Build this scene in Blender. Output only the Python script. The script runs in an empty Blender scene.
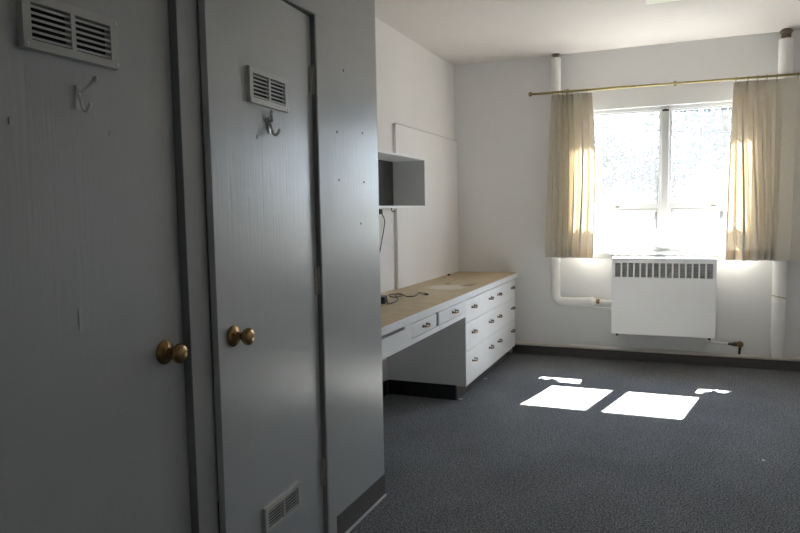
import bpy, bmesh, math, random
from mathutils import Vector, Matrix, noise

S = bpy.context.scene
C = S.collection
PI = math.pi
random.seed(7)

# ------------------------------------------------------------------ camera
F_PX, YAW, PITCH, ROLL, EYE = 671.42, -0.3957, -0.0821, -0.0182, 1.3295
cam_data = bpy.data.cameras.new('camera')
cam_data.sensor_fit = 'HORIZONTAL'
cam_data.sensor_width = 36.0
cam_data.lens = F_PX / 800.0 * 36.0
cam_data.clip_start = 0.02
cam_data.clip_end = 500
cam = bpy.data.objects.new('camera', cam_data)
C.objects.link(cam)
cy, sy, cp, sp = math.cos(YAW), math.sin(YAW), math.cos(PITCH), math.sin(PITCH)
fw = Vector((sy * cp, cy * cp, sp)); rt = Vector((cy, -sy, 0)); up = rt.cross(fw)
cr, sr = math.cos(ROLL), math.sin(ROLL)
r2 = cr * rt + sr * up; u2 = -sr * rt + cr * up
cam.matrix_world = Matrix(((r2.x, u2.x, -fw.x, 0), (r2.y, u2.y, -fw.y, 0), (r2.z, u2.z, -fw.z, EYE), (0, 0, 0, 1)))
S.camera = cam

# ------------------------------------------------------------------ light and exposure
S.view_settings.view_transform = 'Standard'
S.view_settings.look = 'None'
S.view_settings.gamma = 1.0
S.view_settings.use_curve_mapping = False
S.view_settings.exposure = 3.68

world = bpy.data.worlds.new('sky')
S.world = world
world.use_nodes = True
wn = world.node_tree
wn.nodes.clear()
w_out = wn.nodes.new('ShaderNodeOutputWorld')
w_bg = wn.nodes.new('ShaderNodeBackground')
w_geo = wn.nodes.new('ShaderNodeTexCoord')
w_sep = wn.nodes.new('ShaderNodeSeparateXYZ')
w_ramp = wn.nodes.new('ShaderNodeValToRGB')
wn.links.new(w_geo.outputs['Generated'], w_sep.inputs[0])
wn.links.new(w_sep.outputs['Z'], w_ramp.inputs[0])
w_ramp.color_ramp.elements[0].position = 0.0
w_ramp.color_ramp.elements[0].color = (0.74, 0.86, 1.0, 1)
w_ramp.color_ramp.elements[1].position = 0.8
w_ramp.color_ramp.elements[1].color = (0.42, 0.62, 1.0, 1)
wn.links.new(w_ramp.outputs[0], w_bg.inputs[0])
w_bg.inputs[1].default_value = 0.93
wn.links.new(w_bg.outputs[0], w_out.inputs[0])

sun_data = bpy.data.lights.new('sun', 'SUN')
sun_data.energy = 10.5
sun_data.angle = math.radians(0.6)
sun_data.color = (1.0, 0.965, 0.90)
sun = bpy.data.objects.new('sun', sun_data)
C.objects.link(sun)
sun.location = (3, 12, 12)
sun.rotation_euler = Vector((-0.225, -1.0, -1.24)).to_track_quat('-Z', 'Y').to_euler()

portal_data = bpy.data.lights.new('window_portal', 'AREA')
portal_data.shape = 'RECTANGLE'
portal_data.size, portal_data.size_y = 1.55, 1.25
portal_data.cycles.is_portal = True
portal = bpy.data.objects.new('window_portal', portal_data)
C.objects.link(portal)
portal.location = (-0.125, 6.23, 1.555)
portal.rotation_euler = Vector((0, -1, 0)).to_track_quat('-Z', 'Z').to_euler()

try:
    S.cycles.max_bounces = 16
    S.cycles.diffuse_bounces = 8
    S.cycles.transparent_max_bounces = 16
    S.cycles.sample_clamp_indirect = 6.0
    S.cycles.use_denoising = True
    S.cycles.denoiser = 'OPENIMAGEDENOISE'
except Exception:
    pass

# ------------------------------------------------------------------ room dimensions
D = 6.0815       # inner face of the window wall
LX = -1.962      # inner face of the left wall
PX = -1.936      # face of the boarding on the left wall
RX = 1.45        # right wall
FY = -0.9        # wall behind the camera
H = 2.666
CX = -1.264      # front of the built-in closet
WX0, WX1, WZ0, WZ1 = -0.88, 0.63, 0.95, 2.166   # window opening


# ------------------------------------------------------------------ materials
def nodes_of(name):
    m = bpy.data.materials.new(name)
    m.use_nodes = True
    nt = m.node_tree
    return m, nt, nt.nodes['Principled BSDF']


def mat(name, col, rough=0.6, metal=0.0, var=0.0, scale=8.0, stretch=(1, 1, 1), bump=0.0, bscale=None, spec=0.5, coat=0.0):
    m, nt, b = nodes_of(name)
    b.inputs['Base Color'].default_value = (*col, 1)
    b.inputs['Roughness'].default_value = rough
    b.inputs['Metallic'].default_value = metal
    b.inputs['Specular IOR Level'].default_value = spec
    b.inputs['Coat Weight'].default_value = coat
    tc = nt.nodes.new('ShaderNodeTexCoord')
    mp = nt.nodes.new('ShaderNodeMapping')
    mp.inputs['Scale'].default_value = stretch
    nt.links.new(tc.outputs['Object'], mp.inputs[0])
    n = nt.nodes.new('ShaderNodeTexNoise')
    n.inputs['Scale'].default_value = scale
    n.inputs['Detail'].default_value = 6
    nt.links.new(mp.outputs[0], n.inputs['Vector'])
    mx = nt.nodes.new('ShaderNodeMix')
    mx.data_type = 'RGBA'
    nt.links.new(n.outputs['Fac'], mx.inputs['Factor'])
    mx.inputs['A'].default_value = (*[c * (1 - var) for c in col], 1)
    mx.inputs['B'].default_value = (*[min(1, c * (1 + var)) for c in col], 1)
    nt.links.new(mx.outputs['Result'], b.inputs['Base Color'])
    if bump:
        n2 = nt.nodes.new('ShaderNodeTexNoise')
        n2.inputs['Scale'].default_value = bscale or scale
        n2.inputs['Detail'].default_value = 4
        nt.links.new(mp.outputs[0], n2.inputs['Vector'])
        bp = nt.nodes.new('ShaderNodeBump')
        bp.inputs['Strength'].default_value = bump
        bp.inputs['Distance'].default_value = 0.004
        nt.links.new(n2.outputs['Fac'], bp.inputs['Height'])
        nt.links.new(bp.outputs[0], b.inputs['Normal'])
    return m


def carpet_mat():
    m, nt, b = nodes_of('carpet')
    tc = nt.nodes.new('ShaderNodeTexCoord')
    n = nt.nodes.new('ShaderNodeTexNoise'); n.inputs['Scale'].default_value = 135; n.inputs['Detail'].default_value = 4
    n2 = nt.nodes.new('ShaderNodeTexNoise'); n2.inputs['Scale'].default_value = 2.2; n2.inputs['Detail'].default_value = 5
    nt.links.new(tc.outputs['Object'], n.inputs['Vector']); nt.links.new(tc.outputs['Object'], n2.inputs['Vector'])
    rp = nt.nodes.new('ShaderNodeValToRGB')
    rp.color_ramp.elements[0].position = 0.38; rp.color_ramp.elements[0].color = (0.085, 0.088, 0.091, 1)
    rp.color_ramp.elements[1].position = 0.66; rp.color_ramp.elements[1].color = (0.46, 0.465, 0.47, 1)
    nt.links.new(n.outputs['Fac'], rp.inputs[0])
    mx = nt.nodes.new('ShaderNodeMix'); mx.data_type = 'RGBA'; mx.blend_type = 'MULTIPLY'
    mx.inputs['Factor'].default_value = 0.5
    nt.links.new(rp.outputs[0], mx.inputs['A']); nt.links.new(n2.outputs['Fac'], mx.inputs['B'])
    nt.links.new(mx.outputs['Result'], b.inputs['Base Color'])
    b.inputs['Roughness'].default_value = 0.95
    b.inputs['Specular IOR Level'].default_value = 0.15
    bp = nt.nodes.new('ShaderNodeBump'); bp.inputs['Strength'].default_value = 0.6; bp.inputs['Distance'].default_value = 0.006
    nt.links.new(n.outputs['Fac'], bp.inputs['Height']); nt.links.new(bp.outputs[0], b.inputs['Normal'])
    return m


def brushed_paint(name, col, rough, grain=0.12):
    """gloss paint laid on with a brush: fine upright streaks in the surface"""
    m, nt, b = nodes_of(name)
    tc = nt.nodes.new('ShaderNodeTexCoord')
    mp = nt.nodes.new('ShaderNodeMapping'); mp.inputs['Scale'].default_value = (50, 50, 2)
    nt.links.new(tc.outputs['Object'], mp.inputs[0])
    n = nt.nodes.new('ShaderNodeTexNoise'); n.inputs['Scale'].default_value = 2.0; n.inputs['Detail'].default_value = 5
    nt.links.new(mp.outputs[0], n.inputs['Vector'])
    n2 = nt.nodes.new('ShaderNodeTexNoise'); n2.inputs['Scale'].default_value = 3.0; n2.inputs['Detail'].default_value = 5
    nt.links.new(tc.outputs['Object'], n2.inputs['Vector'])
    mx = nt.nodes.new('ShaderNodeMix'); mx.data_type = 'RGBA'
    mx.inputs['A'].default_value = (*[c * .93 for c in col], 1); mx.inputs['B'].default_value = (*[c * 1.05 for c in col], 1)
    nt.links.new(n2.outputs['Fac'], mx.inputs['Factor'])
    nt.links.new(mx.outputs['Result'], b.inputs['Base Color'])
    mr = nt.nodes.new('ShaderNodeMapRange'); mr.inputs['To Min'].default_value = rough - .008; mr.inputs['To Max'].default_value = rough + .008
    nt.links.new(n2.outputs['Fac'], mr.inputs['Value']); nt.links.new(mr.outputs[0], b.inputs['Roughness'])
    b.inputs['Specular IOR Level'].default_value = .8
    bp = nt.nodes.new('ShaderNodeBump'); bp.inputs['Strength'].default_value = grain; bp.inputs['Distance'].default_value = 0.002
    nt.links.new(n.outputs['Fac'], bp.inputs['Height']); nt.links.new(bp.outputs[0], b.inputs['Normal'])
    return m


def worktop_mat():
    """tan hardboard with a scraped pale patch and a few brown rubs"""
    m, nt, b = nodes_of('hardboard_top')
    tc = nt.nodes.new('ShaderNodeTexCoord')
    n = nt.nodes.new('ShaderNodeTexNoise'); n.inputs['Scale'].default_value = 14; n.inputs['Detail'].default_value = 8
    nt.links.new(tc.outputs['Object'], n.inputs['Vector'])
    rp = nt.nodes.new('ShaderNodeValToRGB')
    rp.color_ramp.elements[0].position = .3; rp.color_ramp.elements[0].color = (0.49, 0.375, 0.215, 1)
    rp.color_ramp.elements[1].position = .7; rp.color_ramp.elements[1].color = (0.60, 0.48, 0.30, 1)
    nt.links.new(n.outputs['Fac'], rp.inputs[0])
    geo = nt.nodes.new('ShaderNodeNewGeometry')
    prev = rp.outputs[0]
    for (px, py, sx, sy_, rot, col, amt) in ((-1.62, 4.80, 0.16, 0.16, 0.2, (0.72, 0.68, 0.62), .8),
                                             (-1.50, 4.98, 0.05, 0.12, -.1, (0.20, 0.105, 0.045), .75),
                                             (-1.70, 5.05, 0.03, 0.10, .3, (0.22, 0.12, 0.06), .5),
                                             (-1.66, 4.40, 0.10, 0.20, .2, (0.55, 0.46, 0.36), .4)):
        mp = nt.nodes.new('ShaderNodeMapping'); mp.vector_type = 'TEXTURE'
        mp.inputs['Location'].default_value = (px, py, .75); mp.inputs['Scale'].default_value = (sx, sy_, 1); mp.inputs['Rotation'].default_value = (0, 0, rot)
        nt.links.new(geo.outputs['Position'], mp.inputs[0])
        ln = nt.nodes.new('ShaderNodeVectorMath'); ln.operation = 'LENGTH'
        nt.links.new(mp.outputs[0], ln.inputs[0])
        ad = nt.nodes.new('ShaderNodeMath'); ad.operation = 'ADD'
        nz = nt.nodes.new('ShaderNodeTexNoise'); nz.inputs['Scale'].default_value = 22; nz.inputs['Detail'].default_value = 5
        nt.links.new(geo.outputs['Position'], nz.inputs['Vector'])
        nt.links.new(ln.outputs['Value'], ad.inputs[0]); nt.links.new(nz.outputs['Fac'], ad.inputs[1])
        mr = nt.nodes.new('ShaderNodeMapRange'); mr.inputs['From Min'].default_value = 1.55; mr.inputs['From Max'].default_value = 1.2
        mr.inputs['To Max'].default_value = amt
        nt.links.new(ad.outputs[0], mr.inputs['Value'])
        mx = nt.nodes.new('ShaderNodeMix'); mx.data_type = 'RGBA'
        nt.links.new(mr.outputs[0], mx.inputs['Factor']); nt.links.new(prev, mx.inputs['A'])
        mx.inputs['B'].default_value = (*col, 1)
        prev = mx.outputs['Result']
    nt.links.new(prev, b.inputs['Base Color'])
    b.inputs['Roughness'].default_value = 0.55
    return m


def cloth_mat():
    m = bpy.data.materials.new('curtain_cloth')
    m.use_nodes = True
    nt = m.node_tree; nt.nodes.clear()
    out = nt.nodes.new('ShaderNodeOutputMaterial')
    tc = nt.nodes.new('ShaderNodeTexCoord')
    n = nt.nodes.new('ShaderNodeTexNoise'); n.inputs['Scale'].default_value = 60; n.inputs['Detail'].default_value = 4
    mp = nt.nodes.new('ShaderNodeMapping'); mp.inputs['Scale'].default_value = (1, 1, 4)
    nt.links.new(tc.outputs['Object'], mp.inputs[0]); nt.links.new(mp.outputs[0], n.inputs['Vector'])
    rp = nt.nodes.new('ShaderNodeValToRGB')
    rp.color_ramp.elements[0].position = .3; rp.color_ramp.elements[0].color = (0.66, 0.625, 0.55, 1)
    rp.color_ramp.elements[1].position = .7; rp.color_ramp.elements[1].color = (0.77, 0.735, 0.66, 1)
    nt.links.new(n.outputs['Fac'], rp.inputs[0])
    df = nt.nodes.new('ShaderNodeBsdfDiffuse'); tr = nt.nodes.new('ShaderNodeBsdfTranslucent')
    nt.links.new(rp.outputs[0], df.inputs[0])
    tr.inputs[0].default_value = (0.80, 0.63, 0.42, 1)
    mx = nt.nodes.new('ShaderNodeMixShader'); mx.inputs[0].default_value = 0.105
    nt.links.new(df.outputs[0], mx.inputs[1]); nt.links.new(tr.outputs[0], mx.inputs[2])
    nt.links.new(mx.outputs[0], out.inputs[0])
    return m


def glass_mat():
    m = bpy.data.materials.new('veiled_window_glass')
    m.use_nodes = True
    nt = m.node_tree; nt.nodes.clear()
    out = nt.nodes.new('ShaderNodeOutputMaterial')
    tp = nt.nodes.new('ShaderNodeBsdfTransparent'); tp.inputs[0].default_value = (.97, .98, .97, 1)
    gl = nt.nodes.new('ShaderNodeBsdfGlossy'); gl.inputs['Roughness'].default_value = 0.02
    m1 = nt.nodes.new('ShaderNodeMixShader'); m1.inputs[0].default_value = .05
    nt.links.new(tp.outputs[0], m1.inputs[1]); nt.links.new(gl.outputs[0], m1.inputs[2])
    tl = nt.nodes.new('ShaderNodeBsdfTranslucent'); tl.inputs[0].default_value = (.8, .8, .8, 1)  # pale translucent veil imitating the bright haze over the view
    tc = nt.nodes.new('ShaderNodeTexCoord')
    n = nt.nodes.new('ShaderNodeTexNoise'); n.inputs['Scale'].default_value = 16; n.inputs['Detail'].default_value = 6
    nt.links.new(tc.outputs['Object'], n.inputs['Vector'])
    mr = nt.nodes.new('ShaderNodeMapRange'); mr.inputs['To Min'].default_value = .008; mr.inputs['To Max'].default_value = .020
    nt.links.new(n.outputs['Fac'], mr.inputs['Value'])
    m2 = nt.nodes.new('ShaderNodeMixShader')
    nt.links.new(mr.outputs[0], m2.inputs[0]); nt.links.new(m1.outputs[0], m2.inputs[1]); nt.links.new(tl.outputs[0], m2.inputs[2])
    nt.links.new(m2.outputs[0], out.inputs[0])
    return m


M = dict(
    wall=mat('wall_paint', (0.88, 0.855, 0.84), .75, var=.03, scale=3, bump=.05, bscale=60),
    backwall=mat('grey_wall_paint', (0.81, 0.812, 0.815), .75, var=.03, scale=3, bump=.05, bscale=60),
    ceil=mat('ceiling_paint', (0.75, 0.712, 0.68), .85, var=.03, scale=2, bump=.05, bscale=50),
    closet=brushed_paint('closet_gloss_paint', (0.48, 0.495, 0.50), .31, .40),
    jamb=brushed_paint('shaded_recess_paint', (0.24, 0.25, 0.25), .45),  # closet grey darkened so recesses carry their shade in the colour
    carpet=carpet_mat(),
    base=mat('dark_vinyl_skirting', (0.125, 0.115, 0.108), .45, var=.15, scale=12),
    bead=mat('white_bead', (0.62, 0.62, 0.64), .35, var=.05),
    white=mat('white_gloss_paint', (0.83, 0.83, 0.84), .35, var=.04, scale=7, bump=.04, bscale=40),
    winwhite=mat('window_paint', (0.58, 0.58, 0.58), .4, var=.03, scale=9),
    top=worktop_mat(),
    cloth=cloth_mat(),
    glass=glass_mat(),
    brass=mat('aged_brass', (0.37, 0.225, 0.095), .27, metal=1, var=.2, scale=25),
    oldbrass=mat('dull_brass', (0.24, 0.16, 0.075), .4, metal=.8, var=.4, scale=40),
    rodbrass=mat('olive_brass', (0.34, 0.28, 0.125), .30, metal=1, var=.15, scale=20),
    bronze=mat('dark_bronze', (0.09, 0.07, 0.045), .35, metal=.8, var=.3, scale=60),
    steel=mat('worn_steel', (0.74, 0.73, 0.70), .3, metal=.15, var=.15, scale=40),
    hinge=mat('painted_hinge', (0.42, 0.41, 0.38), .4, metal=.2, var=.35, scale=50),
    black=mat('black_plastic', (0.016, 0.016, 0.017), .45, var=.2),
    dark=mat('hollow_shade', (0.022, 0.022, 0.021), .9, var=.2),  # near-black colour standing in for shade inside slots and gaps
    vent=brushed_paint('vent_paint', (0.53, 0.53, 0.50), .42),
    heater=mat('heater_enamel', (0.93, 0.93, 0.935), .38, var=.02, scale=4),
    grille=mat('heater_louvre', (0.62, 0.63, 0.63), .5, metal=0, var=.25, scale=30),
    lag=mat('painted_pipe_lagging', (0.88, 0.87, 0.855), .7, var=.06, scale=10, bump=.4, bscale=26),
    cream=mat('cream_pipe_paint', (0.74, 0.70, 0.62), .45, var=.1, scale=9),
    wornlag=mat('yellowed_tape', (0.55, 0.47, 0.36), .7, var=.3, scale=30),
    rust=mat('rusty_collar', (0.20, 0.16, 0.12), .8, var=.4, scale=50),
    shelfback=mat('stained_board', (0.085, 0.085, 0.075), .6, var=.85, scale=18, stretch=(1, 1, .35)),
    shelfwhite=mat('shelf_paint', (0.88, 0.89, 0.90), .45, var=.05, scale=6),
    kick=mat('brown_toe_kick', (0.11, 0.095, 0.08), .5, var=.15, scale=14),
    putty=mat('putty_rail_shadow', (0.17, 0.16, 0.15), .7, var=.2, scale=30),
    lamp=mat('yellowed_diffuser', (0.90, 0.92, 0.80), .45, var=.02),
    lint=mat('paper_scrap', (0.75, 0.73, 0.69), .8, var=.1),
    leaf=mat('foliage', (0.06, 0.075, 0.075), .7, var=.5, scale=3),
    bark=mat('bark', (0.12, 0.09, 0.07), .9, var=.4, scale=6),
    grass=mat('lawn', (0.052, 0.050, 0.044), .9, var=.3, scale=.4),
)


# ------------------------------------------------------------------ mesh helpers
def lerp(a, b, t):
    return a + (b - a) * t


class MB:
    def __init__(self):
        self.bm = bmesh.new()
        self.xf = Matrix.Identity(4)

    def _put(self, geom):
        if self.xf != Matrix.Identity(4):
            bmesh.ops.transform(self.bm, matrix=self.xf, verts=geom)

    def box(self, x0, x1, y0, y1, z0, z1, bevel=0.0, seg=2):
        r = bmesh.ops.create_cube(self.bm, size=1)
        vs = r['verts']
        bmesh.ops.scale(self.bm, vec=(abs(x1 - x0), abs(y1 - y0), abs(z1 - z0)), verts=vs)
        bmesh.ops.translate(self.bm, vec=((x0 + x1) / 2, (y0 + y1) / 2, (z0 + z1) / 2), verts=vs)
        if bevel:
            es = list({e for v in vs for e in v.link_edges})
            rr = bmesh.ops.bevel(self.bm, geom=es, offset=bevel, segments=seg, affect='EDGES', profile=.5)
            vs = list({v for f in rr['faces'] for v in f.verts} | {v for v in vs if v.is_valid})
        self._put(vs)
        return self

    def tube(self, pts, r, seg=12, radii=None):
        pts = [Vector(p) for p in pts]
        rings = []
        n = len(pts)
        t0 = (pts[1] - pts[0]).normalized()
        a = Vector((0, 0, 1)) if abs(t0.z) < .9 else Vector((1, 0, 0))
        nrm = t0.cross(a).normalized()
        for i, p in enumerate(pts):
            t = (pts[min(i + 1, n - 1)] - pts[max(i - 1, 0)]).normalized()
            nrm = (nrm - t * nrm.dot(t)).normalized()
            b = t.cross(nrm)
            rad = radii[i] if radii else r
            rings.append([self.bm.verts.new(self.xf @ (p + rad * (math.cos(2 * PI * k / seg) * nrm + math.sin(2 * PI * k / seg) * b))) for k in range(seg)])
        for i in range(n - 1):
            for k in range(seg):
                self.bm.faces.new((rings[i][k], rings[i][(k + 1) % seg], rings[i + 1][(k + 1) % seg], rings[i + 1][k]))
        self.bm.faces.new(rings[0][::-1]); self.bm.faces.new(rings[-1])
        return self

    def lathe(self, prof, axis_o, axis_d, seg=24):
        """prof: (distance along axis, radius)"""
        o = Vector(axis_o); d = Vector(axis_d).normalized()
        return self.tube([o + d * a for a, _ in prof], 0, seg, [max(b, 1e-4) for _, b in prof])

    def torus(self, c, R, r, normal, seg=16, sub=8):
        c = Vector(c); nn = Vector(normal).normalized()
        a = nn.orthogonal().normalized(); b = nn.cross(a)
        g = []
        for i in range(seg):
            d = math.cos(2 * PI * i / seg) * a + math.sin(2 * PI * i / seg) * b
            g.append([self.bm.verts.new(self.xf @ (c + d * (R + r * math.cos(2 * PI * k / sub)) + nn * r * math.sin(2 * PI * k / sub))) for k in range(sub)])
        for i in range(seg):
            for k in range(sub):
                self.bm.faces.new((g[i][k], g[(i + 1) % seg][k], g[(i + 1) % seg][(k + 1) % sub], g[i][(k + 1) % sub]))
        return self

    def grid(self, fn, nu, nv):
        g = [[self.bm.verts.new(self.xf @ Vector(fn(i / nu, j / nv))) for j in range(nv + 1)] for i in range(nu + 1)]
        for i in range(nu):
            for j in range(nv):
                self.bm.faces.new((g[i][j], g[i + 1][j], g[i + 1][j + 1], g[i][j + 1]))
        return self


def smooth_path(pts, n=8):
    pts = [Vector(p) for p in pts]
    out = []
    P = [pts[0]] + pts + [pts[-1]]
    for i in range(1, len(P) - 2):
        p0, p1, p2, p3 = P[i - 1:i + 3]
        for k in range(n):
            t = k / n
            out.append(.5 * ((2 * p1) + (-p0 + p2) * t + (2 * p0 - 5 * p1 + 4 * p2 - p3) * t * t + (-p0 + 3 * p1 - 3 * p2 + p3) * t ** 3))
    out.append(pts[-1])
    return out


WORLD_LOC = {}


def obj(name, mb, material, parent=None, smooth=False, local=False):
    """links the mesh as ONE object; coordinates are the room's unless local=True"""
    bmesh.ops.recalc_face_normals(mb.bm, faces=mb.bm.faces[:])
    me = bpy.data.meshes.new(name)
    mb.bm.to_mesh(me); mb.bm.free()
    me.materials.append(material)
    o = bpy.data.objects.new(name, me)
    C.objects.link(o)
    if parent is not None:
        o.parent = parent
    if not local:
        xs = [v.co for v in me.vertices]
        lo = Vector([min(c[i] for c in xs) for i in range(3)]); hi = Vector([max(c[i] for c in xs) for i in range(3)])
        org = Vector(((lo.x + hi.x) / 2, (lo.y + hi.y) / 2, lo.z))
        me.transform(Matrix.Translation(-org))
        o.location = org - (WORLD_LOC[parent.name] if parent is not None else Vector())
        WORLD_LOC[o.name] = org
    if smooth:
        for p in me.polygons:
            p.use_smooth = True
        try:
            me.set_sharp_from_angle(angle=math.radians(40))
        except Exception:
            pass
    return o


def tag(o, label=None, cat=None, group=None, kind=None):
    if label: o['label'] = label
    if cat: o['category'] = cat
    if group: o['group'] = group
    if kind: o['kind'] = kind
    return o


def thing(name, loc, label, cat, group=None, kind=None):
    o = bpy.data.objects.new(name, None)
    o.empty_display_size = .1
    C.objects.link(o)
    o.location = loc
    WORLD_LOC[o.name] = Vector(loc)
    return tag(o, label, cat, group, kind)


def struct(name, mb, material, label=None, cat=None, parent=None, smooth=False):
    o = obj(name, mb, material, parent, smooth)
    if parent is None:
        tag(o, label, cat, kind='structure')
    return o


# ------------------------------------------------------------------ room shell
T = .12
struct('floor', MB().box(LX - T, RX + T, FY - T, D + .02, -.06, 0), M['carpet'], 'dark blue grey carpet covering the whole floor', 'floor')
struct('ceiling', MB().box(LX - T, RX + T, FY - T, D + T, H, H + .1), M['ceil'], 'plain off white painted ceiling above the whole room', 'ceiling')
struct('wall_left', MB().box(LX - T, LX, FY - T, D + T, 0, H), M['wall'], 'off white wall behind the long worktop and shelf', 'wall')
struct('wall_right', MB().box(RX, RX + T, FY - T, D + T, 0, H), M['wall'], 'off white wall right of the room, beyond the flat curtain', 'wall')
struct('wall_front', MB().box(LX, RX, FY - T, FY, 0, H), M['wall'], 'off white wall at the near end of the room', 'wall')
wb = MB()
wb.box(LX, WX0, D, D + T, 0, H)
wb.box(WX1, RX, D, D + T, 0, H)
wb.box(WX0, WX1, D, D + T, 0, WZ0)
wb.box(WX0, WX1, D, D + T, WZ1, H)
struct('wall_back', wb, M['backwall'], 'pale grey wall around the bright window', 'wall')
# raised boarding on the lower left wall, its near edge in shadow
struct('trim_1', MB().box(LX, PX, 4.60, D, 0, 1.972, .003), M['wall'], 'off white raised wall boarding above the worktop, with a shadowed near edge', 'wall panel')
tag(obj('edge_bead', MB().box(PX - .004, PX + .0015, 4.60, D, 1.972, 1.977, .001), M['bead'], bpy.data.objects['trim_1']))
# skirting
struct('baseboard_back', MB().box(-1.42, RX, D - .012, D, 0, .083, .002), M['base'], 'dark vinyl skirting under the window wall pipe', 'skirting')
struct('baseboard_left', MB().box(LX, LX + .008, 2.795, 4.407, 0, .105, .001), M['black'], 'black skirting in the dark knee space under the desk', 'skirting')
struct('baseboard_right', MB().box(RX - .012, RX, FY, D - .012, 0, .083, .002), M['base'], 'dark vinyl skirting along the right wall', 'skirting')

# built-in closet front: posts and head between the door openings
DZ = 2.063
cl = MB()
cl.box(CX - .05, CX, FY, .825, 0, H)
cl.box(CX - .05, CX, 1.493, 1.577, 0, H)
cl.box(CX - .05, CX, 2.245, 2.79, 0, H)
cl.box(CX - .05, CX, .825, 1.493, DZ, H)
cl.box(CX - .05, CX, 1.577, 2.245, DZ, H)
cl.box(LX, CX - .05, 2.74, 2.79, 0, H)
closet = struct('wall_closet', cl, M['closet'], 'grey gloss painted closet front with two doors', 'closet wall')
for nm, y0, y1, z0, z1 in (('casing', 2.247, 2.311, 0, DZ), ('casing', 1.577, 2.311, DZ + .002, DZ + .066)):
    struct(nm, MB().box(CX, CX + .0025, y0, y1, z0, z1), M['closet'], parent=closet)
# thin liners in the two openings, the reveals' shade painted into their colour
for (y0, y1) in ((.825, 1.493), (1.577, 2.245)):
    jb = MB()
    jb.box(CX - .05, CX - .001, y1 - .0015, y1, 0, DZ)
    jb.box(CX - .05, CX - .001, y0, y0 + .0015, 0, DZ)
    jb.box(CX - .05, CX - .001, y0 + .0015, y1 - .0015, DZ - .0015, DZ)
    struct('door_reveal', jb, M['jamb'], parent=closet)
for (y, z) in ((2.402, 1.648), (2.636, 1.667), (2.409, 1.459), (2.640, 1.458), (2.47, 1.90), (2.60, 1.28)):
    struct('screw_hole', MB().lathe([(0, .0055), (.0012, .0045)], (CX, y, z), (1, 0, 0), 10), M['rust'], parent=closet)
struct('baseboard_closet', MB().box(CX, CX + .005, 2.311, 2.787, .008, .104, .001), M['base'], 'dark vinyl skirting at the foot of the grey closet end', 'skirting')
struct('trim_2', MB().box(CX, CX + .013, 2.311, 2.786, 0, .010, .003), M['bead'], 'thin white bead where the closet skirting meets the carpet', 'bead')


def vent_into(door, u0, u1, z0, z1, t=.012):
    """louvred vent on a door, in the door's own frame: x out, u along, z up"""
    ou0, ou1, oz0, oz1 = u0 + .020, u1 - .024, z0 + .019, z1 - .019
    um = (ou0 + ou1) / 2
    v = MB()
    v.box(0, t, u0, u1, z0, oz0, .0015); v.box(0, t, u0, u1, oz1, z1, .0015)
    v.box(0, t, u0, ou0, oz0, oz1); v.box(0, t, ou1, u1, oz0, oz1)
    v.box(0, t, um - .006, um + .006, oz0, oz1)
    root = obj('vent', v, M['vent'], door, local=True)
    n = 6
    p = (oz1 - oz0) / n
    for a, b in ((ou0, um - .006), (um + .006, ou1)):
        for k in range(n):
            s = MB()
            zc = oz0 + (k + .36) * p
            s.xf = Matrix.Translation((t - .003, 0, zc))
            s.box(-.0007, .0007, a - .001, b + .001, -.20 * p, .20 * p)
            obj('louvre', s, M['vent'], root, local=True)
    obj('vent_shade_sheet', MB().box(.0002, .0012, ou0 - .002, ou1 + .002, oz0 - .002, oz1 + .002), M['dark'], root, local=True)  # dark sheet painted as the shade of the hole behind the slots
    for (a, b) in ((u0 + .008, z0 + .009), (u1 - .008, z0 + .009), (u0 + .008, z1 - .009), (u1 - .008, z1 - .009)):
        obj('screw', MB().lathe([(0, .0045), (.0015, .004), (.0022, .002)], (t, a, b), (1, 0, 0), 10), M['steel'], root, True, True)


def knob_into(door, u, z):
    k = obj('door_knob', MB().lathe([(.028, .0105), (.034, .014), (.040, .0215), (.047, .0262), (.053, .0270), (.058, .0255), (.062, .020), (.0645, .012), (.065, .003)], (0, u, z), (1, 0, 0), 28), M['brass'], door, True, True)
    obj('rose', MB().lathe([(0, .033), (.004, .033), (.008, .029), (.011, .018), (.016, .012), (.030, .0105)], (0, u, z), (1, 0, 0), 28), M['brass'], k, True, True)


def hook_into(door, u, z, turn, s=1.0, utip=(.054, .052), thick=.0042):
    """double wire coat hook: long upper arm, short lower arm, turned sideways by `turn`"""
    X = Matrix.Translation((0, u, z)) @ Matrix.Rotation(turn, 4, 'X') @ Matrix.Scale(s, 4)
    hk = MB(); hk.xf = X
    hk.box(0, .004, -.008, .008, -.028, .028, .0018)
    hk.tube(smooth_path([(.003, 0, .018), (.014, 0, .016), (lerp(.014, utip[0], .4), 0, lerp(.016, utip[1], .3)), (utip[0] * .88, 0, utip[1] * .86), (utip[0], 0, utip[1])], 6), thick, 10)
    hk.tube(smooth_path([(.003, 0, .010), (.012, 0, -.010), (.018, 0, -.028), (.030, 0, -.034), (.040, 0, -.024), (.042, 0, -.018)], 6), thick, 10)
    hk.lathe([(-.006, .002), (-.003, .0055), (.001, .0065), (.005, .0055), (.008, .002)], (utip[0], 0, utip[1]), (utip[0], 0, utip[1]), 12)
    hk.lathe([(-.004, .002), (0, .0055), (.004, .002)], (.042, 0, -.018), (.3, 0, 1), 12)
    return obj('coat_hook', hk, M['steel'], door, True, True)


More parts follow.
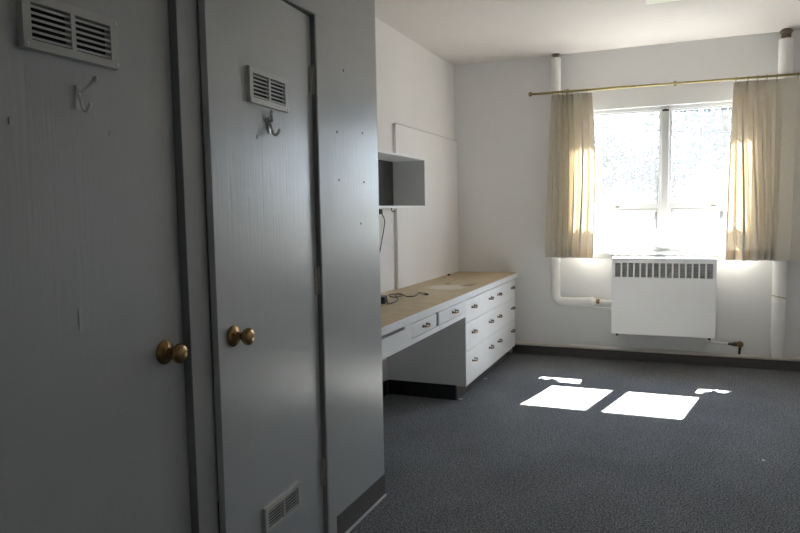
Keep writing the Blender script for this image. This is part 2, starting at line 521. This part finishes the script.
def hinge_into(door, u, z0, z1, x=0.004):
    hb = MB()
    hb.tube([(x, u, z0), (x, u, z1)], .0075, 12)
    for k in (1, 2):
        zz = z0 + (z1 - z0) * k / 3
        hb.torus((x, u, zz), .0078, .0012, (0, 0, 1), 14, 6)
    hb.lathe([(0, .0075), (.004, .006), (.007, .002)], (x, u, z1), (0, 0, 1), 12)
    hb.box(-.012, x - .002, u - .026 if u > 0 else u, u if u > 0 else u + .02, z0 + .003, z1 - .003)
    obj('hinge', hb, M['hinge'], door, True, True)


def paint_chip(door, u, z, r, hgt):
    obj('paint_blob', MB().tube([(0, u, z - hgt / 2), (0, u, z - hgt * .25), (0, u, z + hgt * .1), (0, u, z + hgt * .5)], r, 8, [r * .2, r * .8, r, r * .2]), M['vent'], door, True, True)


# door 1 - shut, set back in its opening; frame: x out of the closet, y along the wall
def new_door(name, label, loc, rotz, width, flip):
    d = MB().box(-.022, 0, 0 if not flip else -width, width if not flip else 0, .012, DZ - .008, .0012)
    o = obj(name, d, M['closet'], local=True)
    o.location = loc; o.rotation_euler = (0, 0, rotz)
    return tag(o, label, 'door', kind='structure')


d1 = new_door('door_1', 'grey closet door at far left with shadowed vent and brass knob', (CX - .025, .829, 0), 0, .660, False)
vent_into(d1, 1.026 - .829, 1.286 - .829, 1.687, 1.803, .020)
knob_into(d1, 1.414 - .829, .959)
hook_into(d1, 1.172 - .829, 1.604, math.radians(-4), .95, (.056, .040))
paint_chip(d1, 1.141 - .829, 1.092, .003, .055)
paint_chip(d1, .995 - .829, 1.531, .0035, .018)
paint_chip(d1, 1.249 - .829, .836, .003, .008)
paint_chip(d1, 1.425 - .829, .846, .003, .018)
# door 2 - hung at its far edge, standing a hand's breadth ajar
d2 = new_door('door_2', 'grey closet door slightly ajar with two vents and brass knob', (-1.282, 2.242, 0), math.atan2(.044, .662), .664, True)
vent_into(d2, -.458, -.207, 1.677, 1.790)
vent_into(d2, -.458, -.203, .265, .365, .013)
knob_into(d2, -.585, .963)
hook_into(d2, -.330, 1.620, math.radians(-2), .95, (.013, .046), .0055)
for z0, z1 in ((1.772, 1.874), (1.018, 1.118), (.262, .368)):
    hinge_into(d2, .002, z0, z1, .006)
paint_chip(d2, -.407, 1.575, .0022, .016)
paint_chip(d1, 1.262 - .829, 1.532, .0025, .012)

# ------------------------------------------------------------------ window
def ring_frame(x0, x1, z0, z1, w_, y0, y1):
    return MB().box(x0, x0 + w_, y0, y1, z0, z1).box(x1 - w_, x1, y0, y1, z0, z1).box(x0 + w_, x1 - w_, y0, y1, z0, z0 + w_).box(x0 + w_, x1 - w_, y0, y1, z1 - w_, z1)


win = thing('window_1', (-.125, 6.14, WZ0), 'bright white framed double window between the two curtains', 'window', kind='structure')
fr = MB()
Y0, Y1 = 6.115, 6.185
fr.box(WX0, WX0 + .045, Y0, Y1, WZ0, WZ1)
fr.box(WX1 - .045, WX1, Y0, Y1, WZ0, WZ1)
fr.box(WX0 + .045, WX1 - .045, Y0, Y1, WZ1 - .028, WZ1)
fr.box(WX0 + .045, WX1 - .045, Y0 - .01, Y1, WZ0, WZ0 + .030)
obj('window_frame', fr, M['winwhite'], win)
ml = MB()
ml.box(-.155, -.095, Y0 - .02, Y1, WZ0 + .030, WZ1 - .028, .004)
obj('mullion', ml, M['winwhite'], win)
obj('sill', MB().box(WX0, WX1, 6.028, Y0 - .01, WZ0 - .022, WZ0, .004), M['winwhite'], win)
obj('apron_board', MB().box(WX0, WX1, D - .012, D - .0005, WZ0 - .06, WZ0 - .022, .002), M['winwhite'], win)
for (a, b, ylab) in ((WX0 + .045, -.155, 'l'), (-.095, WX1 - .045, 'r')):
    up_s = MB()
    yu0, yu1 = 6.145, 6.178
    up_s.box(a, a + .022, yu0, yu1, 1.312, WZ1 - .028)
    up_s.box(b - .022, b, yu0, yu1, 1.312, WZ1 - .028)
    up_s.box(a + .022, b - .022, yu0, yu1, WZ1 - .040, WZ1 - .028)
    up_s.box(a + .022, b - .022, yu0, yu1, 1.285, 1.362)
    s1 = obj('upper_sash', up_s, M['winwhite'], win)
    obj('glass_pane', MB().box(a + .022, b - .022, 6.159, 6.163, 1.362, WZ1 - .040), M['glass'], s1)
    lo_s = MB()
    yl0, yl1 = 6.117, 6.143
    lo_s.box(a, a + .026, yl0, yl1, WZ0 + .030, 1.362)
    lo_s.box(b - .026, b, yl0, yl1, WZ0 + .030, 1.362)
    lo_s.box(a + .026, b - .026, yl0, yl1, WZ0 + .030, 1.000)
    lo_s.box(a + .026, b - .026, yl0, yl1, 1.312, 1.362)
    s2 = obj('lower_sash', lo_s, M['winwhite'], win)
    obj('glazing_bead', ring_frame(a + .026, b - .026, 1.000, 1.312, .005, 6.119, 6.127), M['putty'], s2)  # thin dark bead, the rails' shadow line put into its colour
    obj('glass_pane', MB().box(a + .026, b - .026, 6.128, 6.132, 1.000, 1.312), M['glass'], s2)
    lx = -.505 if ylab == 'l' else .254
    lt = MB()
    lt.box(lx - .022, lx + .022, 6.105, 6.117, 1.328, 1.337, .001)
    lt.box(lx - .006, lx + .010, 6.096, 6.106, 1.326, 1.341, .002)
    obj('sash_latch', lt, M['bronze'], s2)
lt = MB()
lt.box(-.150, -.098, 6.088, 6.096, 2.120, 2.134, .001); lt.box(-.135, -.115, 6.082, 6.090, 2.122, 2.138, .002)
obj('frame_catch', lt, M['bronze'], win)

# ------------------------------------------------------------------ worktop, drawers and desk apron
wt = thing('desk_worktop', (-1.65, 4.4, .708), 'long tan hardboard worktop with white front edge under the shelf', 'worktop')
obj('top_board', MB().box(PX + .0005, -1.3745, 4.602, D - .001, .722, .750).box(LX + .001, -1.3745, 2.80, 4.602, .722, .750), M['top'], wt)
obj('front_edging', MB().box(-1.3745, -1.3665, 2.80, D - .001, .708, .7505, .002), M['white'], wt)

QX = -1.36
cab = thing('drawer_cabinet', (-1.65, 5.16, 0), 'white cabinet of six drawers beneath the far end of the worktop', 'drawer cabinet')
bd = MB()
bd.box(LX + .001, QX - .020, 4.416, 4.598, .100, .7075); bd.box(PX + .001, QX - .020, 4.598, 5.92, .100, .7075)
bd.box(QX - .020, QX - .001, 4.416, 4.430, .100, .7075)
bd.box(QX - .020, QX - .001, 5.906, 5.92, .100, .7075)
obj('body', bd, M['white'], cab)
obj('toe_kick', MB().box(PX + .02, -1.433, 4.425, 5.91, .0, .100), M['kick'], cab)
obj('floor_strip', MB().box(-1.433, -1.424, 4.420, 5.91, .0, .014, .002), M['base'], cab)
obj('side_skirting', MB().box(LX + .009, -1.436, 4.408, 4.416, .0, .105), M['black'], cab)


def pull_mb(x, y, z):
    """bar pull: two dark posts, brass bar between"""
    bar = MB().tube(smooth_path([(x + .014, y - .034, z - .001), (x + .022, y - .026, z - .002), (x + .025, y, z - .004), (x + .022, y + .024, z - .001), (x + .017, y + .032, z + .004)], 5), .0055, 10)
    posts = []
    for s in (-1, 1):
        posts.append(MB().lathe([(0, .0095), (.003, .009), (.006, .0055), (.013, .005), (.019, .0075), (.0225, .003)], (x, y + s * .031, z + (.004 if s > 0 else 0)), (1, 0, 0), 12))
    return bar, posts


def add_pull(drawer, x, y, z):
    bar, posts = pull_mb(x, y, z)
    h = obj('handle', bar, M['brass'], drawer, True)
    for p in posts:
        obj('handle_mount', p, M['bronze'], h, True)


rows = ((.103, .344), (.347, .543), (.546, .703))
cols = ((4.418, 5.158), (5.162, 5.918))
hz = (.255, .458, .640)
for ri, (z0, z1) in enumerate(rows):
    for ci, (y0, y1) in enumerate(cols):
        dr = obj('drawer', MB().box(QX - .018, QX, y0, y1, z0, z1, .0015), M['white'], cab)
        for hy in ((4.60, 5.065) if ci == 0 else (5.33, 5.805)):
            add_pull(dr, QX, hy, hz[ri])

ap = thing('desk_apron', (-1.6, 3.6, 0), 'white desk frame with two shallow drawers over the dark knee space', 'desk')
af = MB()
AX = QX - .001
af.box(AX - .018, AX, 2.82, 4.4155, .592, .622)              # bottom rail
af.box(AX - .018, AX, 2.82, 3.41, .622, .694)                # blank panel, open slot over it
af.box(AX - .018, AX, 3.31, 3.41, .694, .7075)
af.box(AX - .018, AX, 3.858, 3.866, .622, .7075)
af.box(AX - .018, AX, 4.345, 4.4155, .622, .7075)
obj('apron', af, M['white'], ap)
obj('drawer_well', MB().box(-1.90, AX - .03, 2.82, 4.4155, .596, .606), M['white'], ap)
for (y0, y1, hy, dx) in ((3.412, 3.818, 3.611, 0), (3.868, 4.343, 4.160, 0)):
    dr = obj('drawer', MB().box(AX - .018 + dx, AX + dx + .001, y0, y1, .627, .705, .0015), M['white'], ap)
    add_pull(dr, AX + dx + .001, hy, .667)
obj('gap_shade_strip', MB().box(AX - .012, AX - .010, 3.818, 3.858, .622, .7075), M['dark'], ap)  # dark strip added as the shade between the two drawer fronts

# ------------------------------------------------------------------ wall shelf
sh = thing('wall_shelf', (-1.83, 4.0, 1.351), 'open white box shelf on the left wall above the worktop', 'shelf')
SX = -1.707
obj('top_panel', MB().box(LX + .001, SX, 3.10, 4.592, 1.692, 1.705, .001), M['shelfwhite'], sh)
obj('bottom_panel', MB().box(LX + .001, SX, 3.10, 4.592, 1.351, 1.366, .001), M['shelfwhite'], sh)
for y in (3.10, 4.579):
    obj('end_panel', MB().box(LX + .001, SX, y, y + .013, 1.366, 1.692), M['shelfwhite'], sh)
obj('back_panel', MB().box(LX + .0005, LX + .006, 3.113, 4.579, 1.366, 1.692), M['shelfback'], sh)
ck = MB()
ck.tube(smooth_path([(-1.80, 4.18, 1.3515), (-1.80, 4.18, 1.338), (-1.792, 4.18, 1.328), (-1.780, 4.185, 1.330), (-1.776, 4.187, 1.336)], 5), .0028, 8)
ck.lathe([(0, .008), (.002, .007), (.003, .003)], (-1.80, 4.18, 1.3508), (0, 0, -1), 10)
tag(obj('cup_hook', ck, M['bronze'], smooth=True), 'tiny dark hook screwed under the open box shelf', 'hook')
cbl = thing('hanging_cable', (LX + .012, 4.34, 1.0), 'thin dark cable hanging on the wall below the box shelf', 'cable')
cc = MB().tube(smooth_path([(LX + .02, 4.325, 1.322), (LX + .035, 4.345, 1.27), (LX + .02, 4.362, 1.20), (LX + .008, 4.358, 1.14), (LX + .008, 4.33, 1.08), (LX + .008, 4.27, .98), (LX + .01, 4.21, .90), (LX + .01, 4.18, .80), (LX + .012, 4.17, .757)], 8), .0032, 8)
obj('wire', cc, M['black'], cbl, True)
obj('cable_clip', MB().box(LX + .0005, LX + .022, 4.305, 4.345, 1.312, 1.346, .003), M['black'], cbl)

# power adapter on the worktop
ad = thing('power_adapter', (-1.735, 3.89, .7505), 'small black power adapter with tangled cable on the tan worktop', 'adapter')
ab = MB(); ab.xf = Matrix.Translation((-1.745, 3.86, .7505)) @ Matrix.Rotation(.25, 4, 'Z')
ab.box(-.03, .03, -.05, .05, 0, .045, .006)
obj('adapter_body', ab, M['black'], ad)
z = .7545
pts = [(-1.735, 3.90, z + .02), (-1.70, 3.86, z + .006), (-1.675, 3.80, z), (-1.668, 3.90, z), (-1.70, 4.02, z), (-1.755, 4.12, z + .004), (-1.79, 4.20, z + .012), (-1.76, 4.24, z + .006), (-1.72, 4.12, z + .008),
       (-1.735, 4.02, z + .014), (-1.79, 4.08, z + .018), (-1.80, 4.20, z + .010), (-1.77, 4.27, z), (-1.745, 4.24, z), (-1.69, 4.17, z), (-1.655, 4.20, z), (-1.665, 4.28, z), (-1.695, 4.38, z), (-1.66, 4.37, z), (-1.62, 4.32, z)]
obj('cable', MB().tube(smooth_path(pts, 8), .0033, 8), M['black'], ad, True)
obj('plug', MB().lathe([(0, .004), (.006, .0062), (.034, .0068), (.036, .0045), (.048, .0045)], (-1.625, 4.325, z + .003), (.55, -.45, 0), 12), M['black'], ad, True)
tag(obj('rubber_bung', MB().lathe([(0, .014), (.012, .013), (.016, .008)], (-1.897, 5.67, .7502), (0, 0, 1), 12), M['bronze'], smooth=True), 'small dark stopper on the worktop near the back corner', 'stopper')

# ------------------------------------------------------------------ heater
rad = thing('wall_heater', (-.124, 5.96, .271), 'white convector heater with a slotted top hung under the window', 'heater')
RY = 5.84
RX0, RX1, RZ0, RZ1 = -.5225, .274, .272, .909
gz0, gz1 = .752, .868
hb = MB()
hb.box(RX0 + .0, RX0 + .028, RY, RY + .012, gz0, gz1)
hb.box(RX1 - .028, RX1, RY, RY + .012, gz0, gz1)
hb.box(RX0, RX1, RY, RY + .012, gz1, RZ1, .003)
hb.box(RX0, RX1, RY, RY + .012, RZ0, gz0, .003)
hb.box(RX0, RX0 + .01, RY + .012, D - .0005, RZ0, RZ1)
hb.box(RX1 - .01, RX1, RY + .012, D - .0005, RZ0, RZ1)
hb.box(RX0 + .01, RX1 - .01, RY + .012, D - .0005, RZ1 - .01, RZ1)
n = 15
w = (RX1 - RX0 - .056) / n
for k in range(1, n):
    x = RX0 + .028 + k * w
    hb.box(x - .0065, x + .0065, RY, RY + .010, gz0, gz1)
obj('casing', hb, M['heater'], rad)
for k in range(n):
    x = RX0 + .028 + k * w
    lv = MB()
    for j in range(9):
        zz = gz0 + .006 + j * (gz1 - gz0 - .006) / 9
        lv.xf = Matrix.Translation((x + w / 2, RY + .0145, zz + .004)) @ Matrix.Rotation(math.radians(30), 4, 'X')
        lv.box(-w / 2 + .002, w / 2 - .002, -.006, .006, -.001, .001)
    obj('grille_slot', lv, M['grille'], rad)
obj('inner_back', MB().box(RX0 + .011, RX1 - .011, RY + .03, RY + .034, RZ0 + .01, RZ1 - .012), M['jamb'], rad)
for x in (RX0 + .043, RX1 - .043):
    obj('foot', MB().lathe([(0, .010), (.010, .009), (.022, .010), (.026, .007)], (x, RY + .05, RZ0 + .002), (0, 0, -1), 12), M['black'], rad, True)

# ------------------------------------------------------------------ pipes
def lag_pipe(pts, r):
    return MB().tube(smooth_path(pts, 7), r, 20)


lp = thing('heating_pipe', (-1.018, 6.035, .46), 'white lagged riser left of the window, elbowed towards the heater', 'pipe')
px, py, pr = -1.018, 6.036, .041
obj('lagging', MB().tube([(px, py, H - .035), (px, py, 1.8), (px, py, 1.0), (px, py, .60)] + smooth_path([(px, py, .565), (px + .006, py, .532), (px + .028, py, .508), (px + .065, py, .499)], 6) + [(px + .15, py, .500), (px + .23, py, .503), (px + .285, py, .508), (px + .315, py, .512)], pr, 20,
    None), M['lag'], lp, True)
obj('ceiling_collar', MB().lathe([(0, .028), (.02, .028), (.0345, .036)], (px, py, H - .0355), (0, 0, 1), 18), M['rust'], lp, True)
obj('pipe_end', MB().lathe([(0, .041), (.02, .030), (.035, .016)], (px + .315, py, .512), (1, 0, 0), 18), M['lag'], lp, True)
vl = obj('valve', MB().lathe([(0, .010), (.01, .016), (.018, .021), (.030, .021), (.034, .013)], (px + .345, py - .005, .512), (1, 0, 0), 16), M['brass'], lp, True)
obj('valve_body', MB().lathe([(0, .012), (.006, .019), (.05, .020), (.06, .015), (.12, .015)], (px + .378, py - .005, .512), (1, 0, 0), 16), M['lag'], vl, True)
obj('branch_pipe', MB().tube([(px + .30, py, .478), (px + .305, py, .463), (px + .33, py, .458), (px + .50, py, .455)], .008, 10).tube([(px + .46, py, .512), (px + .50, py, .512)], .019, 14), M['lag'], lp, True)

rp = thing('heating_pipe', (.730, 6.010, .11), 'white lagged riser standing behind the right-hand curtain', 'pipe')
obj('lagging', MB().tube([(.730, 6.013, H - .075), (.730, 6.013, 1.6), (.729, 6.012, .70), (.729, 6.012, .66), (.728, 6.012, .62), (.728, 6.012, .40), (.728, 6.012, .16), (.728, 6.010, .128), (.728, 6.006, .108)], .049, 22, [.049, .049, .049, .051, .0485, .049, .049, .046, .036]), M['lag'], rp, True)
obj('ceiling_collar', MB().lathe([(0, .034), (.04, .034), (.05, .044), (.062, .044), (.0745, .030)], (.730, 6.013, H - .0755), (0, 0, 1), 18), M['rust'], rp, True)
obj('tape_band', MB().torus((.728, 6.012, .600), .0475, .0055, (0.25, 0.1, 1), 20, 8), M['wornlag'], rp, True)
obj('tape_band', MB().torus((.728, 6.012, .560), .0475, .0045, (-.2, .12, 1), 20, 8), M['lag'], rp, True)

fp = MB().tube([(-1.90, D - .029, .100), (-.5, D - .029, .100), (RX - .02, D - .029, .100)], .0165, 14)
fpo = thing('heating_pipe', (0, D - .029, .083), 'thin white pipe running along the top of the dark skirting', 'pipe')
obj('run', fp, M['cream'], fpo, True)
vv = thing('heater_valve', (.46, 5.99, .12), 'small brass valve on the short pipe right of the heater', 'valve')
vy = 6.0
obj('feed_pipe', MB().tube(smooth_path([(.236, vy - .06, .262), (.237, vy - .06, .230), (.25, vy - .04, .215), (.30, vy - .01, .209), (.36, vy, .207), (.44, vy, .205)], 6), .0105, 12), M['lag'], vv, True)
obj('valve_stem', MB().lathe([(0, .011), (.03, .012), (.045, .017), (.07, .017), (.08, .010)], (.375, vy, .206), (1, 0, 0), 14), M['bronze'], vv, True)
obj('hand_wheel', MB().lathe([(0, .012), (.004, .021), (.010, .0245), (.030, .0245), (.037, .019), (.040, .007)], (.462, vy - .028, .208), (0, 1, 0), 18), M['oldbrass'], vv, True)
obj('drop_pipe', MB().tube([(.462, vy, .182), (.462, vy + .02, .15), (.462, D - .03, .118)], .010, 12), M['bronze'], vv, True)

# ------------------------------------------------------------------ curtain rod and curtains
CYR = 5.925
def rod_z(x):
    return 2.312 - .0085 * x


rd = thing('curtain_rod', (-.05, CYR, 2.31), 'thin brass rod carrying both curtains across the window wall', 'curtain rod')
obj('rod_tube', MB().tube([(-1.20, CYR, rod_z(-1.20)), (-.35, CYR, rod_z(-.35))], .0105, 14), M['rodbrass'], rd, True)
obj('rod_tube', MB().tube([(-.36, CYR, rod_z(-.36)), (1.25, CYR, rod_z(1.25))], .0085, 14), M['rodbrass'], rd, True)
obj('finial', MB().lathe([(0, .0105), (.003, .014), (.008, .013), (.012, .019), (.022, .022), (.032, .016), (.037, .005)], (-1.198, CYR, rod_z(-1.2)), (-1, 0, 0), 18), M['rodbrass'], rd, True)
for bx in (-.925, -.055, 1.2):
    bk = MB()
    bk.tube(smooth_path([(bx, D - .003, rod_z(bx) + .028), (bx, D - .05, rod_z(bx) + .024), (bx, CYR + .02, rod_z(bx) + .016), (bx, CYR, rod_z(bx) + .014)], 5), .005, 8)
    bk.box(bx - .012, bx + .012, D - .004, D - .0005, rod_z(bx) + .005, rod_z(bx) + .045, .001)
    bk.torus((bx, CYR, rod_z(bx)), .0125, .003, (1, 0, 0), 16, 6)
    obj('rod_bracket', bk, M['rodbrass'], rd, True)


def lerp(a, b, t):
    return a + (b - a) * t


def fold_phase(t, marks):
    """marks: fold boundaries across the finished width, 0..1"""
    for i in range(len(marks) - 1):
        if t <= marks[i + 1] or i == len(marks) - 2:
            return i + (t - marks[i]) / (marks[i + 1] - marks[i])


def make_curtain(label, xt, xb, mt, mb_, amps, zt, zb, bulge=0.0):
    """xt/xb: left and right edge at top and bottom; mt/mb_: fold boundaries at top and bottom; amps: depth of each fold"""
    nf = len(mt) - 1
    yc = CYR + .006

    def point(s, v, dy=0.0):
        # s in folds 0..nf, v 0 at the top .. 1 at the bottom
        i = min(int(s), nf - 1); f = s - i
        vv_ = v * v * (3 - 2 * v)
        t = lerp(lerp(mt[i], mt[i + 1], f), lerp(mb_[i], mb_[i + 1], f), vv_)
        x = lerp(lerp(xt[0], xt[1], t), lerp(xb[0], xb[1], t), v) + bulge * t * math.sin(PI * v ** .8)
        a0 = amps[i]; a = a0
        a1 = amps[min(i + 1, nf - 1)] if f > .5 else amps[max(i - 1, 0)]
        k = abs(f - .5) * 2
        a = lerp(a0, .5 * (a0 + a1), k ** 3)
        grow = .62 + .38 * min(1, v / .20)
        y = yc - a * grow * math.cos(2 * PI * f)
        wd = lerp(xt[1] - xt[0], xb[1] - xb[0], v) * lerp(mt[i + 1] - mt[i], mb_[i + 1] - mb_[i], vv_)
        x += -.22 * wd * math.sin(4 * PI * f) * min(1, a / .02) * grow
        n1 = noise.noise(Vector((x * 6, v * 2.2, 3.1 + i))) * .006 * v
        zz = lerp(zt(x), zb, v) + .004 * noise.noise(Vector((x * 9, 8, 1))) * (1 if v > .98 else 0)
        zz -= .012 * (.5 + .5 * math.cos(2 * PI * f)) * max(0, 1 - v / .1)
        return (x + n1, y + n1 * .5 + dy, zz)

    m = MB().grid(lambda a, b: point(a * nf, b), nf * 26, 44)
    cx = .5 * (xb[0] + xb[1])
    root = thing('curtain', (cx, yc, zb), label, 'curtain')
    obj('curtain_panel', m, M['cloth'], root, True)
    length = zt(cx) - zb
    h1 = .095 / length
    obj('heading_tape', MB().grid(lambda a, b: point(a * nf, b * h1, .003), nf * 26, 4), M['cloth'], root, True)
    h2 = .085 / length
    obj('hem', MB().grid(lambda a, b: point(a * nf, 1 - h2 + b * h2, .003), nf * 26, 4), M['cloth'], root, True)
    for i in range(nf):
        p = point(i + (.5 if i else .25), 0)
        px_ = min(max(p[0], xt[0] + .01), xt[1] - .01)
        rg = MB()
        rg.torus((px_, CYR, rod_z(px_) - .003), .0155, .0022, (1, .15, 0), 18, 6)
        rg.tube(smooth_path([(px_, CYR, rod_z(px_) - .019), (px_, CYR + .002, rod_z(px_) - .027), (px_, p[1], rod_z(px_) - .04)], 4), .0018, 6)
        obj('curtain_ring', rg, M['rodbrass'], root, True)
    return root


ztop = lambda x: rod_z(x) - .017
make_curtain('cream pleated curtain at the left of the window', (-1.035, -.700), (-1.085, -.690),
             [0, .11, .22, .33, .44, .56, .76, 1], [0, .17, .28, .38, .48, .58, .74, 1],
             [.024, .042, .046, .046, .046, .046, .042], ztop, .902, .022)
make_curtain('cream curtain at the right of the window, flat outer half hiding a pipe', (.368, 1.16), (.345, 1.18),
             [0, .085, .17, .25, .33, .42, .68, 1], [0, .14, .25, .31, .36, .41, .66, 1],
             [.042, .046, .046, .042, .034, .006, .007], ztop, .893)

# ------------------------------------------------------------------ ceiling light
cf = thing('ceiling_light', (-.11, 4.0, 2.592), 'pale yellow rectangular light fitting on the ceiling', 'ceiling light')
obj('diffuser', MB().box(-.218, .00, 3.40, 4.606, 2.592, 2.650, .006, 3), M['lamp'], cf)
obj('mounting_tray', MB().box(-.20, -.018, 3.42, 4.59, 2.650, H - .0005), M['winwhite'], cf)

# ------------------------------------------------------------------ scraps on the carpet
for (x, y, s, label) in ((-1.395, 5.05, .010, 'pale crumb on the carpet just in front of the drawers'),
                         (-.275, 4.61, .012, 'dark scrap lying in the right-hand sunlit patch'),
                         (.42, 3.86, .010, 'pale speck on the carpet nearest the right edge'),
                         (-1.41, 4.435, .014, 'pale fluff at the near foot of the drawer cabinet'),
                         (.262, 5.25, .010, 'pale speck on the carpet right of the sunlit patches')):
    b = MB(); b.xf = Matrix.Translation((x, y, .0005)) @ Matrix.Rotation(random.random() * 3, 4, 'Z')
    b.box(-s, s, -s * .6, s * .6, 0, s * .5, s * .2)
    tag(obj('scrap', b, M['black'] if 'dark' in label else M['lint']), label, 'scrap')

# ------------------------------------------------------------------ outdoors
struct('ground', MB().box(-160, 160, 6.6, 260, -1.0, -.7), M['grass'], 'pale sunlit lawn outside the window', 'lawn')


def tree(x, y, hgt, rad_, label, seed):
    rnd = random.Random(seed)
    t = thing('tree', (x, y, -.7), label, 'tree')
    tr = MB().tube([(x, y, -.7), (x + .2, y, hgt * .3), (x - .1, y + .1, hgt * .6), (x, y, hgt * .85)], .2, 10, [.28, .2, .14, .05])
    for k in range(7):
        a = rnd.random() * 6.28; z0_ = hgt * (.3 + .07 * k)
        tr.tube([(x, y, z0_), (x + math.cos(a) * rad_ * .5, y + math.sin(a) * rad_ * .5, z0_ + hgt * .12), (x + math.cos(a) * rad_ * .8, y + math.sin(a) * rad_ * .8, z0_ + hgt * .2)], .05, 6, [.08, .05, .02])
    obj('trunk', tr, M['bark'], t, True)
    cw = bmesh.new()
    for k in range(3800):
        th = rnd.random() * 6.28; ph = math.acos(2 * rnd.random() - 1); rr = rad_ * (rnd.random() ** .4)
        c = Vector((x + rr * math.sin(ph) * math.cos(th), y + rr * math.sin(ph) * math.sin(th), hgt * .62 + rr * math.cos(ph) * hgt * .36 / rad_))
        s = .10 + .12 * rnd.random()
        q = Matrix.Rotation(rnd.random() * 6.28, 3, Vector((rnd.random() - .5, rnd.random() - .5, rnd.random() - .5)).normalized())
        vs = [cw.verts.new(c + q @ Vector(p)) for p in ((-s, 0, 0), (0, -s * .6, .03), (s, 0, 0), (0, s * .6, .03))]
        cw.faces.new(vs)
    b = MB(); b.bm.free(); b.bm = cw
    obj('crown', b, M['leaf'], t)


tree(2.0, 38, 11.5, 4.2, 'leafy tree seen through the right-hand window pane', 1)
tree(-6.5, 55, 8.0, 4.0, 'rounded tree seen through the left-hand window pane', 2)
tree(-2.2, 70, 7.5, 3.8, 'small far tree beside the rounded one, left-hand pane', 4)
tree(6.2, 62, 9.0, 4.4, 'far bushy tree behind the right-hand curtain edge', 3)
wire = [(lerp(-14, 14, i / 20), 22 + .05 * i, 6.0 - 2.4 * i / 20 + 2.0 * (2 * i / 20 - 1) ** 2 - 1.2) for i in range(21)]
tag(obj('overhead_wire', MB().tube(wire, .03, 6), M['black']), 'thin dark overhead wire crossing outside the left window pane', 'wire')
